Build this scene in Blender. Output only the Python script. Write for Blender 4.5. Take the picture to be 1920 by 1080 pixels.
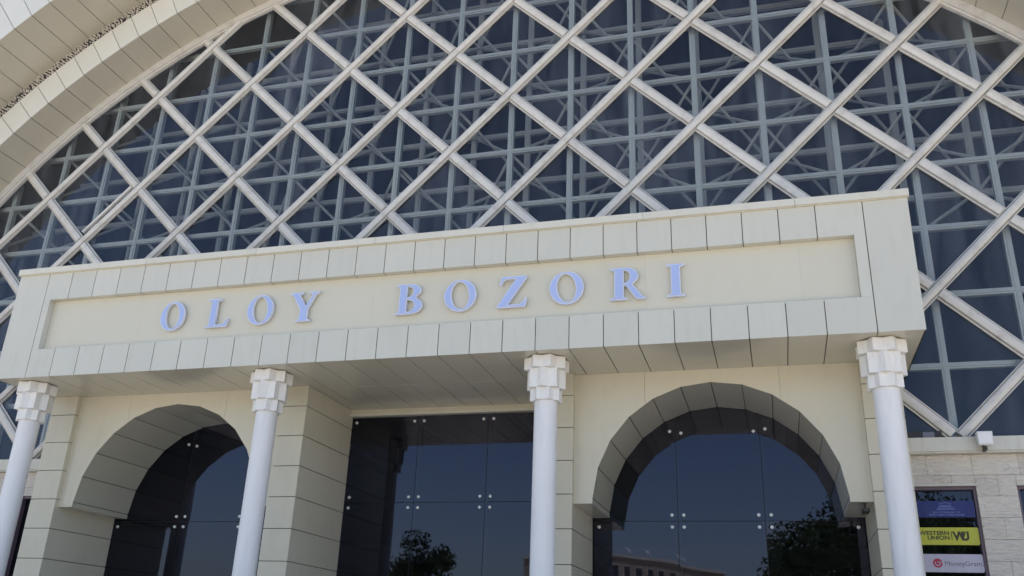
import bpy, bmesh, math, random
from mathutils import Vector, Matrix
random.seed(7)
R = math.radians
scene = bpy.context.scene
for o in list(bpy.data.objects):
    bpy.data.objects.remove(o)

# ---------------------------------------------------------------- camera
CAM = Vector((14.588, -14.237, -4.855))
YAW, PITCH, ROLL, FPX = R(-16.6), R(22.17), R(2.25), 1675.93
fw = Vector((math.sin(YAW) * math.cos(PITCH), math.cos(YAW) * math.cos(PITCH), math.sin(PITCH)))
rt0 = Vector((math.cos(YAW), -math.sin(YAW), 0))
up0 = rt0.cross(fw)
rt = rt0 * math.cos(ROLL) + up0 * math.sin(ROLL)
up = -rt0 * math.sin(ROLL) + up0 * math.cos(ROLL)
cd = bpy.data.cameras.new('camera')
cam = bpy.data.objects.new('camera', cd)
scene.collection.objects.link(cam)
cam.matrix_world = Matrix(((rt.x, up.x, -fw.x, CAM.x), (rt.y, up.y, -fw.y, CAM.y), (rt.z, up.z, -fw.z, CAM.z), (0, 0, 0, 1)))
cd.sensor_width = 36
cd.lens = FPX / 1920 * 36
cd.clip_start, cd.clip_end = 0.1, 3000
scene.camera = cam

# ---------------------------------------------------------------- sky and sun
SUN_EL, SUN_AZ = R(64), R(18)          # high behind the building: the whole front lies in shade
w = bpy.data.worlds.new('World')
scene.world = w
w.use_nodes = True
nt = w.node_tree
nt.nodes.clear()
sky = nt.nodes.new('ShaderNodeTexSky')
sky.sky_type = 'NISHITA'
sky.sun_disc = False
sky.sun_elevation = SUN_EL
sky.sun_rotation = SUN_AZ
sky.air_density, sky.dust_density, sky.ozone_density = 1.0, 1.6, 1.2
bg = nt.nodes.new('ShaderNodeBackground')
bg.inputs['Strength'].default_value = 0.12
out = nt.nodes.new('ShaderNodeOutputWorld')
nt.links.new(sky.outputs[0], bg.inputs[0])
nt.links.new(bg.outputs[0], out.inputs[0])
sl = bpy.data.lights.new('sun', 'SUN')
sl.energy = 4.2
sl.angle = R(0.53)
sl.color = (1.0, 0.95, 0.87)
sun = bpy.data.objects.new('sun', sl)
scene.collection.objects.link(sun)
sd = Vector((math.sin(SUN_AZ) * math.cos(SUN_EL), math.cos(SUN_AZ) * math.cos(SUN_EL), math.sin(SUN_EL)))
sun.rotation_euler = sd.to_track_quat('Z', 'Y').to_euler()
sun.location = (8, 20, 40)
vs = scene.view_settings
vs.view_transform = 'Standard'
vs.look = 'None'
vs.exposure = 1.17
vs.gamma = 1
vs.use_curve_mapping = False
cy = scene.cycles
cy.max_bounces = 8
cy.diffuse_bounces = 4
cy.glossy_bounces = 4
cy.transparent_max_bounces = 16
cy.use_denoising = True
cy.sample_clamp_indirect = 6

# ---------------------------------------------------------------- helpers
COL = scene.collection

def in_frame(p, m=60):
    d = Vector(p) - CAM
    z = d.dot(fw)
    if z < 0.1:
        return False
    u, v = 960 + FPX * d.dot(rt) / z, 540 - FPX * d.dot(up) / z
    return -m < u < 1920 + m and -m < v < 1080 + m

def link(o, parent=None):
    COL.objects.link(o)
    if parent is not None:
        o.parent = parent
    return o

def tag(o, label=None, cat=None, group=None, kind=None):
    if label: o['label'] = label
    if cat: o['category'] = cat
    if group: o['group'] = group
    if kind: o['kind'] = kind
    return o

def thing(name, label, cat, group=None, loc=(0, 0, 0)):
    o = bpy.data.objects.new(name, None)
    o.empty_display_size = 0.3
    o.location = loc
    link(o)
    return tag(o, label, cat, group)

class MB:
    """collects faces for one mesh"""
    def __init__(s): s.v = []; s.f = []
    def add(s, vs_, fs):
        n = len(s.v)
        s.v += [tuple(a) for a in vs_]
        s.f += [tuple(n + i for i in f) for f in fs]
        return s
    def box(s, x0, x1, y0, y1, z0, z1):
        v = [(x, y, z) for z in (z0, z1) for y in (y0, y1) for x in (x0, x1)]
        return s.add(v, [(0, 2, 3, 1), (4, 5, 7, 6), (0, 1, 5, 4), (2, 6, 7, 3), (0, 4, 6, 2), (1, 3, 7, 5)])
    def prism(s, pts, y0, y1):
        """polygon in x,z (any order) extruded along y"""
        a = sum(pts[i][0] * pts[(i + 1) % len(pts)][1] - pts[(i + 1) % len(pts)][0] * pts[i][1] for i in range(len(pts)))
        if a < 0: pts = pts[::-1]
        n = len(pts)
        v = [(x, y0, z) for x, z in pts] + [(x, y1, z) for x, z in pts]
        f = [tuple(range(n)), tuple(range(2 * n - 1, n - 1, -1))]
        f += [((i + 1) % n, i, n + i, n + (i + 1) % n) for i in range(n)]
        return s.add(v, f)
    def zprism(s, pts, z0, z1):
        n = len(pts)
        v = [(x, y, z0) for x, y in pts] + [(x, y, z1) for x, y in pts]
        f = [tuple(range(n - 1, -1, -1)), tuple(range(n, 2 * n))]
        f += [(i, (i + 1) % n, n + (i + 1) % n, n + i) for i in range(n)]
        return s.add(v, f)
    def sweep(s, prof, a, b, side, outw):
        """profile (u across, d outward) swept from a to b"""
        n = len(prof)
        v = [a + side * u + outw * d for u, d in prof] + [b + side * u + outw * d for u, d in prof]
        f = [tuple(range(n - 1, -1, -1)), tuple(range(n, 2 * n))]
        f += [(i, (i + 1) % n, n + (i + 1) % n, n + i) for i in range(n)]
        return s.add(v, f)
    def tube(s, a, b, r0, r1=None, n=10, cap=True):
        a, b = Vector(a), Vector(b)
        r1 = r0 if r1 is None else r1
        d = (b - a).normalized()
        t = Vector((0, 0, 1)) if abs(d.z) < 0.9 else Vector((1, 0, 0))
        p = d.cross(t).normalized(); q = d.cross(p)
        v = []
        for c, r in ((a, r0), (b, r1)):
            v += [c + (p * math.cos(2 * math.pi * i / n) + q * math.sin(2 * math.pi * i / n)) * r for i in range(n)]
        f = [(i, (i + 1) % n, n + (i + 1) % n, n + i) for i in range(n)]
        if cap: f += [tuple(range(n - 1, -1, -1)), tuple(range(n, 2 * n))]
        return s.add(v, f)
    def mesh(s, name, mat, smooth=False, fix=True):
        me = bpy.data.meshes.new(name)
        me.from_pydata(s.v, [], s.f)
        if fix:
            bm = bmesh.new(); bm.from_mesh(me)
            bmesh.ops.recalc_face_normals(bm, faces=bm.faces)
            bm.to_mesh(me); bm.free()
        me.materials.append(mat)
        if smooth:
            me.polygons.foreach_set('use_smooth', [True] * len(me.polygons))
            try: me.set_sharp_from_angle(angle=R(35))
            except Exception: pass
        me.update()
        return me
    def obj(s, name, mat, parent=None, smooth=False, bevel=0, fix=True):
        o = bpy.data.objects.new(name, s.mesh(name, mat, smooth, fix))
        link(o, parent)
        if bevel:
            m = o.modifiers.new('bevel', 'BEVEL'); m.width = bevel; m.segments = 1; m.limit_method = 'ANGLE'
        return o

def box(name, mat, parent, x0, x1, y0, y1, z0, z1, bevel=0):
    return MB().box(x0, x1, y0, y1, z0, z1).obj(name, mat, parent, bevel=bevel)

# ---------------------------------------------------------------- materials
def new_mat(name):
    m = bpy.data.materials.new(name)
    m.use_nodes = True
    t = m.node_tree
    b = t.nodes['Principled BSDF']
    return m, t, b

def surface(name, col, rough=0.5, vary=0.04, dirt=0.12, dirt_scale=1.5, dirt_col=(0.35, 0.32, 0.27), streak=3.0,
            bump=0.0, bump_scale=40, metallic=0.0, spec=0.5, wav=0.0, objvar=0.05):
    """painted / clad surface: per-piece tone, cloudy tone, rain streaked dirt, fine relief"""
    m, t, b = new_mat(name)
    N, L = t.nodes, t.links
    geo = N.new('ShaderNodeNewGeometry')
    info = N.new('ShaderNodeObjectInfo')
    mp = N.new('ShaderNodeMapping'); mp.inputs['Scale'].default_value = (streak, streak, 1)
    L.new(geo.outputs['Position'], mp.inputs[0])
    n1 = N.new('ShaderNodeTexNoise'); n1.inputs['Scale'].default_value = dirt_scale; n1.inputs['Detail'].default_value = 6
    L.new(mp.outputs[0], n1.inputs['Vector'])
    n2 = N.new('ShaderNodeTexNoise'); n2.inputs['Scale'].default_value = 0.45; n2.inputs['Detail'].default_value = 3
    L.new(geo.outputs['Position'], n2.inputs['Vector'])
    rampd = N.new('ShaderNodeMapRange'); rampd.inputs[1].default_value = 0.5; rampd.inputs[2].default_value = 0.8
    rampd.inputs[3].default_value = 0; rampd.inputs[4].default_value = dirt
    L.new(n1.outputs[0], rampd.inputs[0])
    hsv = N.new('ShaderNodeHueSaturation'); hsv.inputs['Color'].default_value = (*col, 1)
    v1 = N.new('ShaderNodeMath'); v1.operation = 'MULTIPLY_ADD'; v1.inputs[1].default_value = objvar * 2; v1.inputs[2].default_value = 1 - objvar
    L.new(info.outputs['Random'], v1.inputs[0])
    v2 = N.new('ShaderNodeMath'); v2.operation = 'MULTIPLY_ADD'; v2.inputs[1].default_value = vary * 2; v2.inputs[2].default_value = 1 - vary
    L.new(n2.outputs[0], v2.inputs[0])
    v3 = N.new('ShaderNodeMath'); v3.operation = 'MULTIPLY'
    L.new(v1.outputs[0], v3.inputs[0]); L.new(v2.outputs[0], v3.inputs[1])
    L.new(v3.outputs[0], hsv.inputs['Value'])
    mix = N.new('ShaderNodeMix'); mix.data_type = 'RGBA'
    L.new(rampd.outputs[0], mix.inputs[0]); L.new(hsv.outputs[0], mix.inputs[6]); mix.inputs[7].default_value = (*dirt_col, 1)
    L.new(mix.outputs[2], b.inputs['Base Color'])
    rr = N.new('ShaderNodeMath'); rr.operation = 'MULTIPLY_ADD'; rr.inputs[1].default_value = 0.12; rr.inputs[2].default_value = rough - 0.04
    L.new(n1.outputs[0], rr.inputs[0]); L.new(rr.outputs[0], b.inputs['Roughness'])
    b.inputs['Metallic'].default_value = metallic
    b.inputs['Specular IOR Level'].default_value = spec
    if bump or wav:
        nb = N.new('ShaderNodeTexNoise'); nb.inputs['Scale'].default_value = bump_scale if bump else 1.3; nb.inputs['Detail'].default_value = 4 if bump else 1
        L.new(geo.outputs['Position'], nb.inputs['Vector'])
        bp = N.new('ShaderNodeBump'); bp.inputs['Strength'].default_value = bump or wav
        bp.inputs['Distance'].default_value = 0.01 if bump else 0.02
        L.new(nb.outputs[0], bp.inputs['Height']); L.new(bp.outputs[0], b.inputs['Normal'])
    return m

M = {}
M['panel'] = surface('cream_composite_panel', (0.61, 0.598, 0.535), 0.30, vary=0.04, dirt=0.14, wav=0.15, objvar=0.028, streak=5)
M['soffit'] = surface('cream_soffit_panel', (0.62, 0.585, 0.485), 0.16, vary=0.03, dirt=0.05, wav=0.10, objvar=0.02)
M['intrados'] = surface('darker_intrados_panel', (0.50, 0.485, 0.41), 0.2, vary=0.04, dirt=0.08, wav=0.12, objvar=0.03)  # cream panel in a darker, greyer tone than the soffit
M['wallpanel'] = surface('cream_wall_panel', (0.64, 0.60, 0.49), 0.28, vary=0.05, dirt=0.12, wav=0.1, objvar=0.02)
M['recess'] = surface('recess_panel', (0.64, 0.61, 0.51), 0.4, vary=0.03, dirt=0.05, objvar=0.01)
M['joint'] = surface('joint_shadow_gap', (0.19, 0.18, 0.15), 0.8, dirt=0)
M['coping'] = surface('coping_metal', (0.66, 0.64, 0.56), 0.35, vary=0.03, dirt=0.15, objvar=0.02)
M['fascia'] = surface('pale_arch_panel', (0.66, 0.655, 0.61), 0.3, vary=0.03, dirt=0.08, wav=0.1, objvar=0.025)
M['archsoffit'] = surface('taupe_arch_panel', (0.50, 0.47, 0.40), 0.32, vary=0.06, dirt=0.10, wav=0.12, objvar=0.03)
M['column'] = surface('white_column_paint', (0.80, 0.80, 0.82), 0.55, vary=0.04, dirt=0.16, streak=6, bump=0.18, bump_scale=70, objvar=0.0)
M['capital'] = surface('white_capital_paint', (0.82, 0.81, 0.80), 0.5, vary=0.04, dirt=0.22, dirt_scale=6, objvar=0.02)
M['bar'] = surface('weathered_bar_paint', (0.62, 0.605, 0.585), 0.42, vary=0.08, dirt=0.50, dirt_scale=5, dirt_col=(0.32, 0.30, 0.28), streak=1, bump=0.15, bump_scale=25, objvar=0.05)
M['mullion'] = surface('grey_blue_mullion', (0.78, 0.81, 0.80), 0.4, dirt=0.15, objvar=0.03)
M['inner'] = surface('inner_truss_paint', (0.60, 0.61, 0.60), 0.45, dirt=0.15, objvar=0.05)
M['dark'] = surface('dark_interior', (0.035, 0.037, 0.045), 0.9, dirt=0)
M['darkframe'] = surface('dark_frame', (0.05, 0.05, 0.055), 0.4, dirt=0.1)
M['steel'] = surface('brushed_steel', (0.75, 0.76, 0.78), 0.3, dirt=0.05, metallic=0.35)
M['ledge'] = surface('ledge_paint', (0.60, 0.585, 0.53), 0.5, dirt=0.35, dirt_scale=3)
M['lampwhite'] = surface('lamp_housing', (0.72, 0.72, 0.74), 0.35, dirt=0.1)
M['black'] = surface('black_plastic', (0.02, 0.02, 0.02), 0.4, dirt=0)
M['letterbody'] = surface('letter_rim', (0.70, 0.73, 0.84), 0.35, dirt=0.05, objvar=0.0)
M['letterface'] = surface('letter_face', (0.42, 0.51, 0.83), 0.3, dirt=0.04, objvar=0.03)
M['ground'] = surface('plaza_paving_grey', (0.52, 0.455, 0.36), 0.8, vary=0.15, dirt=0.4, streak=1)
M['brickblock'] = surface('apartment_wall', (0.36, 0.30, 0.23), 0.8, vary=0.1, dirt=0.3)
M['aptlight'] = surface('apartment_trim', (0.6, 0.58, 0.53), 0.8, dirt=0.2)
M['blue'] = surface('blue_sign', (0.014, 0.02, 0.14), 0.25, dirt=0.03)
M['yellow'] = surface('yellow_sign', (0.46, 0.46, 0.05), 0.25, dirt=0.05)
M['signwhite'] = surface('white_sign', (0.48, 0.46, 0.57), 0.25, dirt=0.05)
M['signpale'] = surface('pale_blue_print', (0.14, 0.18, 0.44), 0.3, dirt=0)
M['signblack'] = surface('black_print', (0.035, 0.035, 0.01), 0.3, dirt=0)
M['signgrey'] = surface('grey_print', (0.16, 0.15, 0.20), 0.3, dirt=0)
M['signred'] = surface('crimson_print', (0.42, 0.02, 0.07), 0.3, dirt=0)
M['bark'] = surface('bark', (0.12, 0.09, 0.06), 0.9, dirt=0.4, bump=0.5)
M['roofing'] = surface('vault_roofing', (0.35, 0.36, 0.37), 0.5)

def stone_mat():
    m = surface('split_limestone', (0.63, 0.585, 0.53), 0.8, vary=0.10, dirt=0.30, dirt_scale=2.5, dirt_col=(0.42, 0.33, 0.27), streak=1, objvar=0.07)
    t = m.node_tree; N, L = t.nodes, t.links; b = N['Principled BSDF']
    geo = N.new('ShaderNodeNewGeometry')
    mp = N.new('ShaderNodeMapping'); mp.inputs['Scale'].default_value = (3.0, 3.0, 11)
    L.new(geo.outputs['Position'], mp.inputs[0])
    n = N.new('ShaderNodeTexNoise'); n.inputs['Scale'].default_value = 2.2; n.inputs['Detail'].default_value = 7; n.inputs['Distortion'].default_value = 0.8
    L.new(mp.outputs[0], n.inputs['Vector'])
    bp = N.new('ShaderNodeBump'); bp.inputs['Strength'].default_value = 0.9; bp.inputs['Distance'].default_value = 0.05
    L.new(n.outputs[0], bp.inputs['Height']); L.new(bp.outputs[0], b.inputs['Normal'])
    return m
M['stone'] = stone_mat()

def glass_mat(name, tint, refl, ior, film, filmcol):
    """tinted pane: see-through body, mirror coat by Fresnel, thin streaky film of dust and painted-in reflection haze"""
    m = bpy.data.materials.new(name); m.use_nodes = True
    t = m.node_tree; N, L = t.nodes, t.links; N.clear()
    o = N.new('ShaderNodeOutputMaterial')
    tr = N.new('ShaderNodeBsdfTransparent'); tr.inputs[0].default_value = (*tint, 1)
    gl = N.new('ShaderNodeBsdfGlossy'); gl.inputs[0].default_value = (*refl, 1); gl.inputs['Roughness'].default_value = 0.015
    df = N.new('ShaderNodeBsdfDiffuse'); df.inputs[0].default_value = (*filmcol, 1)
    fr = N.new('ShaderNodeFresnel'); fr.inputs[0].default_value = ior
    m1 = N.new('ShaderNodeMixShader'); m2 = N.new('ShaderNodeMixShader')
    geo = N.new('ShaderNodeNewGeometry')
    mp = N.new('ShaderNodeMapping'); mp.inputs['Scale'].default_value = (2.4, 1, 0.35); mp.inputs['Rotation'].default_value = (0, 0.5, 0)
    L.new(geo.outputs['Position'], mp.inputs[0])
    n = N.new('ShaderNodeTexNoise'); n.inputs['Scale'].default_value = 1.6; n.inputs['Detail'].default_value = 6; n.inputs['Distortion'].default_value = 0.5
    L.new(mp.outputs[0], n.inputs['Vector'])
    mr = N.new('ShaderNodeMapRange'); mr.inputs[1].default_value = 0.35; mr.inputs[2].default_value = 0.75
    mr.inputs[3].default_value = film * 0.35; mr.inputs[4].default_value = film * 1.5
    L.new(n.outputs[0], mr.inputs[0])
    oi = N.new('ShaderNodeObjectInfo')
    ov = N.new('ShaderNodeMath'); ov.operation = 'MULTIPLY_ADD'; ov.inputs[1].default_value = 1.3; ov.inputs[2].default_value = 0.4
    L.new(oi.outputs['Random'], ov.inputs[0])
    om = N.new('ShaderNodeMath'); om.operation = 'MULTIPLY'
    L.new(ov.outputs[0], om.inputs[0]); L.new(mr.outputs[0], om.inputs[1])
    L.new(om.outputs[0], m1.inputs[0]); L.new(tr.outputs[0], m1.inputs[1]); L.new(df.outputs[0], m1.inputs[2])
    nw = N.new('ShaderNodeTexNoise'); nw.inputs['Scale'].default_value = 0.9; nw.inputs['Detail'].default_value = 1
    L.new(geo.outputs['Position'], nw.inputs['Vector'])
    bp = N.new('ShaderNodeBump'); bp.inputs['Strength'].default_value = 0.12; bp.inputs['Distance'].default_value = 0.01
    L.new(nw.outputs[0], bp.inputs['Height']); L.new(bp.outputs[0], gl.inputs['Normal'])
    L.new(fr.outputs[0], m2.inputs[0]); L.new(m1.outputs[0], m2.inputs[1]); L.new(gl.outputs[0], m2.inputs[2])
    L.new(m2.outputs[0], o.inputs[0])
    return m
M['latticeglass'] = glass_mat('lattice_glass', (0.78, 0.81, 0.82), (0.76, 0.82, 1.0), 1.5, 0.06, (0.45, 0.5, 0.6))  # pale film colour paints in sky reflection haze on top of the dust
M['doorglass'] = glass_mat('dark_tinted_glass', (0.15, 0.16, 0.19), (0.68, 0.72, 1.0), 1.6, 0.007, (0.3, 0.32, 0.36))

def leaf_mat():
    m, t, b = new_mat('tree_leaf')
    N, L = t.nodes, t.links
    geo = N.new('ShaderNodeNewGeometry')
    n = N.new('ShaderNodeTexNoise'); n.inputs['Scale'].default_value = 0.9
    L.new(geo.outputs['Position'], n.inputs['Vector'])
    r = N.new('ShaderNodeValToRGB')
    r.color_ramp.elements[0].position = 0.35; r.color_ramp.elements[0].color = (0.025, 0.05, 0.014, 1)
    r.color_ramp.elements[1].position = 0.7; r.color_ramp.elements[1].color = (0.07, 0.11, 0.03, 1)
    L.new(n.outputs[0], r.inputs[0]); L.new(r.outputs[0], b.inputs['Base Color'])
    b.inputs['Roughness'].default_value = 0.6
    return m
M['leaf'] = leaf_mat()

# ---------------------------------------------------------------- dimensions (metres; z = 0 at the canopy underside)
GZ = -6.45
P = 0.6
XL, XR, X27 = -0.768, 17.05, 16.35
ZT, Z3, Z2, ZC = 2.30, 1.704, 0.601, 2.44
RL, RR = 0.157, 16.17
RECY = 0.14
D1, D2, DG = 1.56, 3.55, 3.35
LY = 2.20
ACX, ACZ = 8.14, -4.903
LA, LB, LX, LZ = 1.370, 1.3556, 17.675, 1.478
G = 0.008                                 # half joint

# ---------------------------------------------------------------- ground
g = MB().box(-400, 400, -400, 400, GZ - 0.5, GZ).obj('plaza_ground', M['ground'])
tag(g, kind='structure')
st = thing('portal_step', 'low stone step under the columns of the entrance portal', 'step')
st['kind'] = 'structure'
for i in range(15):
    box('step_slab', M['ledge'], st, -1.4 + 1.27 * i, -1.4 + 1.27 * i + 1.26, -0.5, 5.0, GZ + 0.004, GZ + 0.13)

# ---------------------------------------------------------------- vaulted hall behind the front
hall = thing('vaulted_hall', 'large barrel vaulted market hall behind the glazed lattice front', 'building')
def arc_pt(r, a): return (ACX + r * math.cos(R(a)), ACZ + r * math.sin(R(a)))
def ring(mb, r0, r1, a0, a1, y0, y1, step=2.0):
    n = max(1, round((a1 - a0) / step))
    for i in range(n):
        b0, b1 = a0 + (a1 - a0) * i / n, a0 + (a1 - a0) * (i + 1) / n
        mb.prism([arc_pt(r0, b0), arc_pt(r1, b0), arc_pt(r1, b1), arc_pt(r0, b1)], y0, y1)
    return mb
AMIN = -5.0
ring(MB(), 17.75, 18.95, AMIN, 180 - AMIN, -0.26, 34, 5).obj('roof', M['roofing'], hall)
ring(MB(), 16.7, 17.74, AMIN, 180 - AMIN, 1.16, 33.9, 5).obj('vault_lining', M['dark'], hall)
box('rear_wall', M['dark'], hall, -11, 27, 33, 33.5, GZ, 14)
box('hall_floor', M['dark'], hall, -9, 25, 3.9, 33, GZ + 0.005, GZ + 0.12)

# ---------------------------------------------------------------- stepped arch rim
rim = thing('vault_arch_rim', 'stepped panelled arch with a pebbled band framing the lattice glazing', 'arch')
S1R, F1T, S2R, F2T = 16.58, 17.36, 17.66, 18.95
Y1, Y2 = 1.10, -0.30
def vis(r, a, y): 
    x, z = arc_pt(r, a); return in_frame((x, y, z), 90)
def band(name, mat, da, a_ref, r0, r1, y0, y1, tr, ty, gap):
    rest = MB(); nrest = 0
    k0 = math.ceil((AMIN - a_ref) / da); k1 = int((180 - AMIN - a_ref) / da)
    for k in range(k0, k1):
        a0, a1 = a_ref + k * da, a_ref + (k + 1) * da
        ga = math.degrees(gap / r0)
        pts = [arc_pt(r0, a0 + ga), arc_pt(r1, a0 + ga), arc_pt(r1, a1 - ga), arc_pt(r0, a1 - ga)]
        am = (a0 + a1) / 2
        seen = vis(tr, am, ty)
        mb = MB() if seen else rest
        mb.prism(pts, y0, y1)
        if seen: mb.obj(name, mat, rim)
        else: nrest += 1
    if nrest:
        tag(rest.obj(name + '_run', mat, rim), kind='stuff')
band('fascia_panel', M['fascia'], 2.0, 122.28, S1R, F1T, Y1, Y1 + 0.02, 17.0, Y1, G)
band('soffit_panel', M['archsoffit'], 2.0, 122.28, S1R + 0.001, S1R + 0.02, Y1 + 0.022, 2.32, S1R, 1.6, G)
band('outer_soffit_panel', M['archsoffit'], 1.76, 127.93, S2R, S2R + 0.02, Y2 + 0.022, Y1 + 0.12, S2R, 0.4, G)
band('outer_fascia_panel', M['fascia'], 1.76, 127.93, S2R, F2T, Y2, Y2 + 0.02, 18.0, Y2, G)
ring(MB(), S1R + 0.022, F1T - 0.01, AMIN, 180 - AMIN, Y1 + 0.021, 2.33, 2.0).obj('joint_backing', M['joint'], rim)
ring(MB(), S2R + 0.021, F2T - 0.02, AMIN, 180 - AMIN, Y2 + 0.021, Y1 + 0.2, 1.76).obj('outer_joint_backing', M['joint'], rim)
ring(MB(), F1T - 0.009, S2R + 0.02, AMIN, 180 - AMIN, Y1 + 0.07, Y1 + 0.3, 2.0).obj('band_backing', surface('band_mortar', (0.07, 0.06, 0.05), 0.9, dirt=0.2), rim)
# the pebbled band: irregular chips set in dark mortar
pb = MB()
ico = bmesh.new(); bmesh.ops.create_icosphere(ico, subdivisions=1, radius=1)
iv = [v.co.copy() for v in ico.verts]; jf = [tuple(v.index for v in f.verts) for f in ico.faces]; ico.free()
rr_ = random.Random(3)
for row in range(5):
    r_ = F1T + 0.025 + row * 0.062
    n = int(R(180 - 2 * AMIN) * r_ / 0.078)
    for i in range(n):
        a = AMIN + (180 - 2 * AMIN) * (i + 0.5 * (row % 2) + rr_.uniform(-.25, .25)) / n
        if rr_.random() < 0.10: continue
        if not (vis(r_, a, Y1) or i % 1 == 0): continue
        if not vis(r_, a, Y1) and not (30 < a < 150): continue
        x, z = arc_pt(r_ + rr_.uniform(-.012, .012), a)
        sx, sy, sz = rr_.uniform(.020, .036), rr_.uniform(.03, .06), rr_.uniform(.018, .032)
        th = rr_.uniform(0, 3.14); c_, s_ = math.cos(th), math.sin(th)
        pb.add([(x + v.x * sx * c_ - v.z * sz * s_, Y1 + 0.045 + v.y * sy, z + v.x * sx * s_ + v.z * sz * c_) for v in iv], jf)
tag(pb.obj('pebble_band', surface('pebble_chip', (0.58, 0.54, 0.48), 0.8, vary=0.2, dirt=0.3, dirt_scale=8, streak=1), rim, fix=False), kind='stuff')
# thin white frame between rim and glass
fr_ = MB(); ring(fr_, 16.40, S1R - 0.002, AMIN, 180 - AMIN, 2.08, 2.26, 2.0)
fr_.obj('rim_frame', M['bar'], rim)
fr2 = MB(); ring(fr2, 16.36, 16.399, AMIN, 180 - AMIN, 2.13, 2.24, 2.0)
fr2.obj('rim_frame_lip', M['bar'], rim)

# ---------------------------------------------------------------- lattice window
lat = thing('lattice_window', 'giant arched window of crossing pale diagonal bars above the entrance canopy', 'window')
RC = 16.50
SILL = -1.23
BX0, BX1, BZ = -0.74, 17.02, 2.26            # the part covered by the portal
PX0, PX1 = -0.50, 16.76                       # and, below the canopy, by its piers
def hidden(x, z, mz=0.0):
    return (BX0 < x < BX1 and 0.0 < z < BZ - mz) or (PX0 < x < PX1 and z <= 0.0)

def clip_poly(poly, nx, nz, d):
    """keep nx*x+nz*z <= d"""
    o = []
    for i in range(len(poly)):
        a, b = poly[i], poly[(i + 1) % len(poly)]
        fa, fb = nx * a[0] + nz * a[1] - d, nx * b[0] + nz * b[1] - d
        if fa <= 0: o.append(a)
        if (fa < 0 < fb) or (fb < 0 < fa):
            t = fa / (fa - fb); o.append((a[0] + (b[0] - a[0]) * t, a[1] + (b[1] - a[1]) * t))
    return o
def clip_circle(poly, r):
    for k in range(0, 90):
        a = R(4 * k)
        poly = clip_poly(poly, math.cos(a), math.sin(a), r + math.cos(a) * ACX + math.sin(a) * ACZ)
        if len(poly) < 3: return []
    return poly
def area(p):
    return abs(sum(p[i][0] * p[(i + 1) % len(p)][1] - p[(i + 1) % len(p)][0] * p[i][1] for i in range(len(p)))) / 2
def seg_clip(a, b, r, zmin=SILL):
    """pieces of segment a-b inside the arch, above the sill and clear of the portal"""
    n = 400
    res = []; cur = None
    for i in range(n + 1):
        t = i / n
        x, z = a[0] + (b[0] - a[0]) * t, a[1] + (b[1] - a[1]) * t
        ok = (x - ACX) ** 2 + (z - ACZ) ** 2 < r * r and z > zmin and not hidden(x, z, 0.02)
        if ok:
            if cur is None: cur = [(x, z), (x, z)]
            cur[1] = (x, z)
        elif cur is not None:
            res.append(cur); cur = None
    if cur: res.append(cur)
    return [s for s in res if math.hypot(s[1][0] - s[0][0], s[1][1] - s[0][1]) > 0.08]

def node(i, j): return (LX + LA * i, LZ + LB * j)
PROF_A = [(-.132, 0), (-.132, .05), (-.112, .052), (-.108, .012), (-.090, .012), (-.082, .098), (-.060, .108), (-.012, .122), (.012, .122), (.060, .108), (.082, .098), (.090, .012), (.108, .012), (.112, .052), (.132, .05), (.132, 0)]
PROF_B = [(u * 0.90, d * 0.80) for u, d in PROF_A]
PROF_A = [(u * 0.80, d * 0.94) for u, d in PROF_A]
OUTW = Vector((0, -1, 0))
def diag_bar(a, b, prof, name='diagonal_bar'):
    A, B = Vector((a[0], LY, a[1])), Vector((b[0], LY, b[1]))
    d = (B - A).normalized(); side = d.cross(OUTW)
    return MB().sweep(prof, A, B, side, OUTW).obj(name, M['bar'], lat)
bars_a = MB(); 
for s in range(-40, 40, 2):                       # rising to the right: i - j = s, continuous
    a, b = node(-30, -30 - s), node(12, 12 - s)
    for p, q_ in seg_clip(a, b, RC, SILL + 0.0):
        # break the long bar into shop lengths of four cells
        L_ = math.hypot(q_[0] - p[0], q_[1] - p[1]); n = max(1, round(L_ / 7.7))
        for k in range(n):
            t0, t1 = k / n, (k + 1) / n - (0.006 / L_ if k < n - 1 else 0)
            diag_bar((p[0] + (q_[0] - p[0]) * t0, p[1] + (q_[1] - p[1]) * t0), (p[0] + (q_[0] - p[0]) * t1, p[1] + (q_[1] - p[1]) * t1), PROF_A)
restbars = MB()
for i in range(-22, 8):
    for j in range(-4, 10):
        if (i + j) % 2: continue
        a, b = node(i, j), node(i + 1, j - 1)
        dx, dz = b[0] - a[0], b[1] - a[1]; L_ = math.hypot(dx, dz)
        tr = 0.108 / L_
        a2 = (a[0] + dx * tr, a[1] + dz * tr); b2 = (b[0] - dx * tr, b[1] - dz * tr)
        for p, q_ in seg_clip(a2, b2, RC):
            mid = ((p[0] + q_[0]) / 2, LY, (p[1] + q_[1]) / 2)
            if in_frame(mid, 100): diag_bar(p, q_, PROF_B, 'cross_bar')
            else:
                A, B = Vector((p[0], LY, p[1])), Vector((q_[0], LY, q_[1]))
                restbars.sweep(PROF_B, A, B, (B - A).normalized().cross(OUTW), OUTW)
if restbars.v: tag(restbars.obj('cross_bar_run', M['bar'], lat), kind='stuff')
# one cover strip has come loose and stands off its bar
a, b = node(-14, 2), node(-13, 3)
d = Vector((b[0] - a[0], 0, b[1] - a[1])).normalized(); sd_ = d.cross(OUTW)
MB().sweep([(-.03, 0), (-.03, .07), (.03, .07), (.03, 0)], Vector((a[0], LY - .02, a[1])) - sd_ * .20 + d * .18, Vector((b[0], LY - .02, b[1])) - sd_ * .20 - d * .10, sd_, OUTW).obj('loose_cover_strip', M['bar'], lat)

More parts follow.
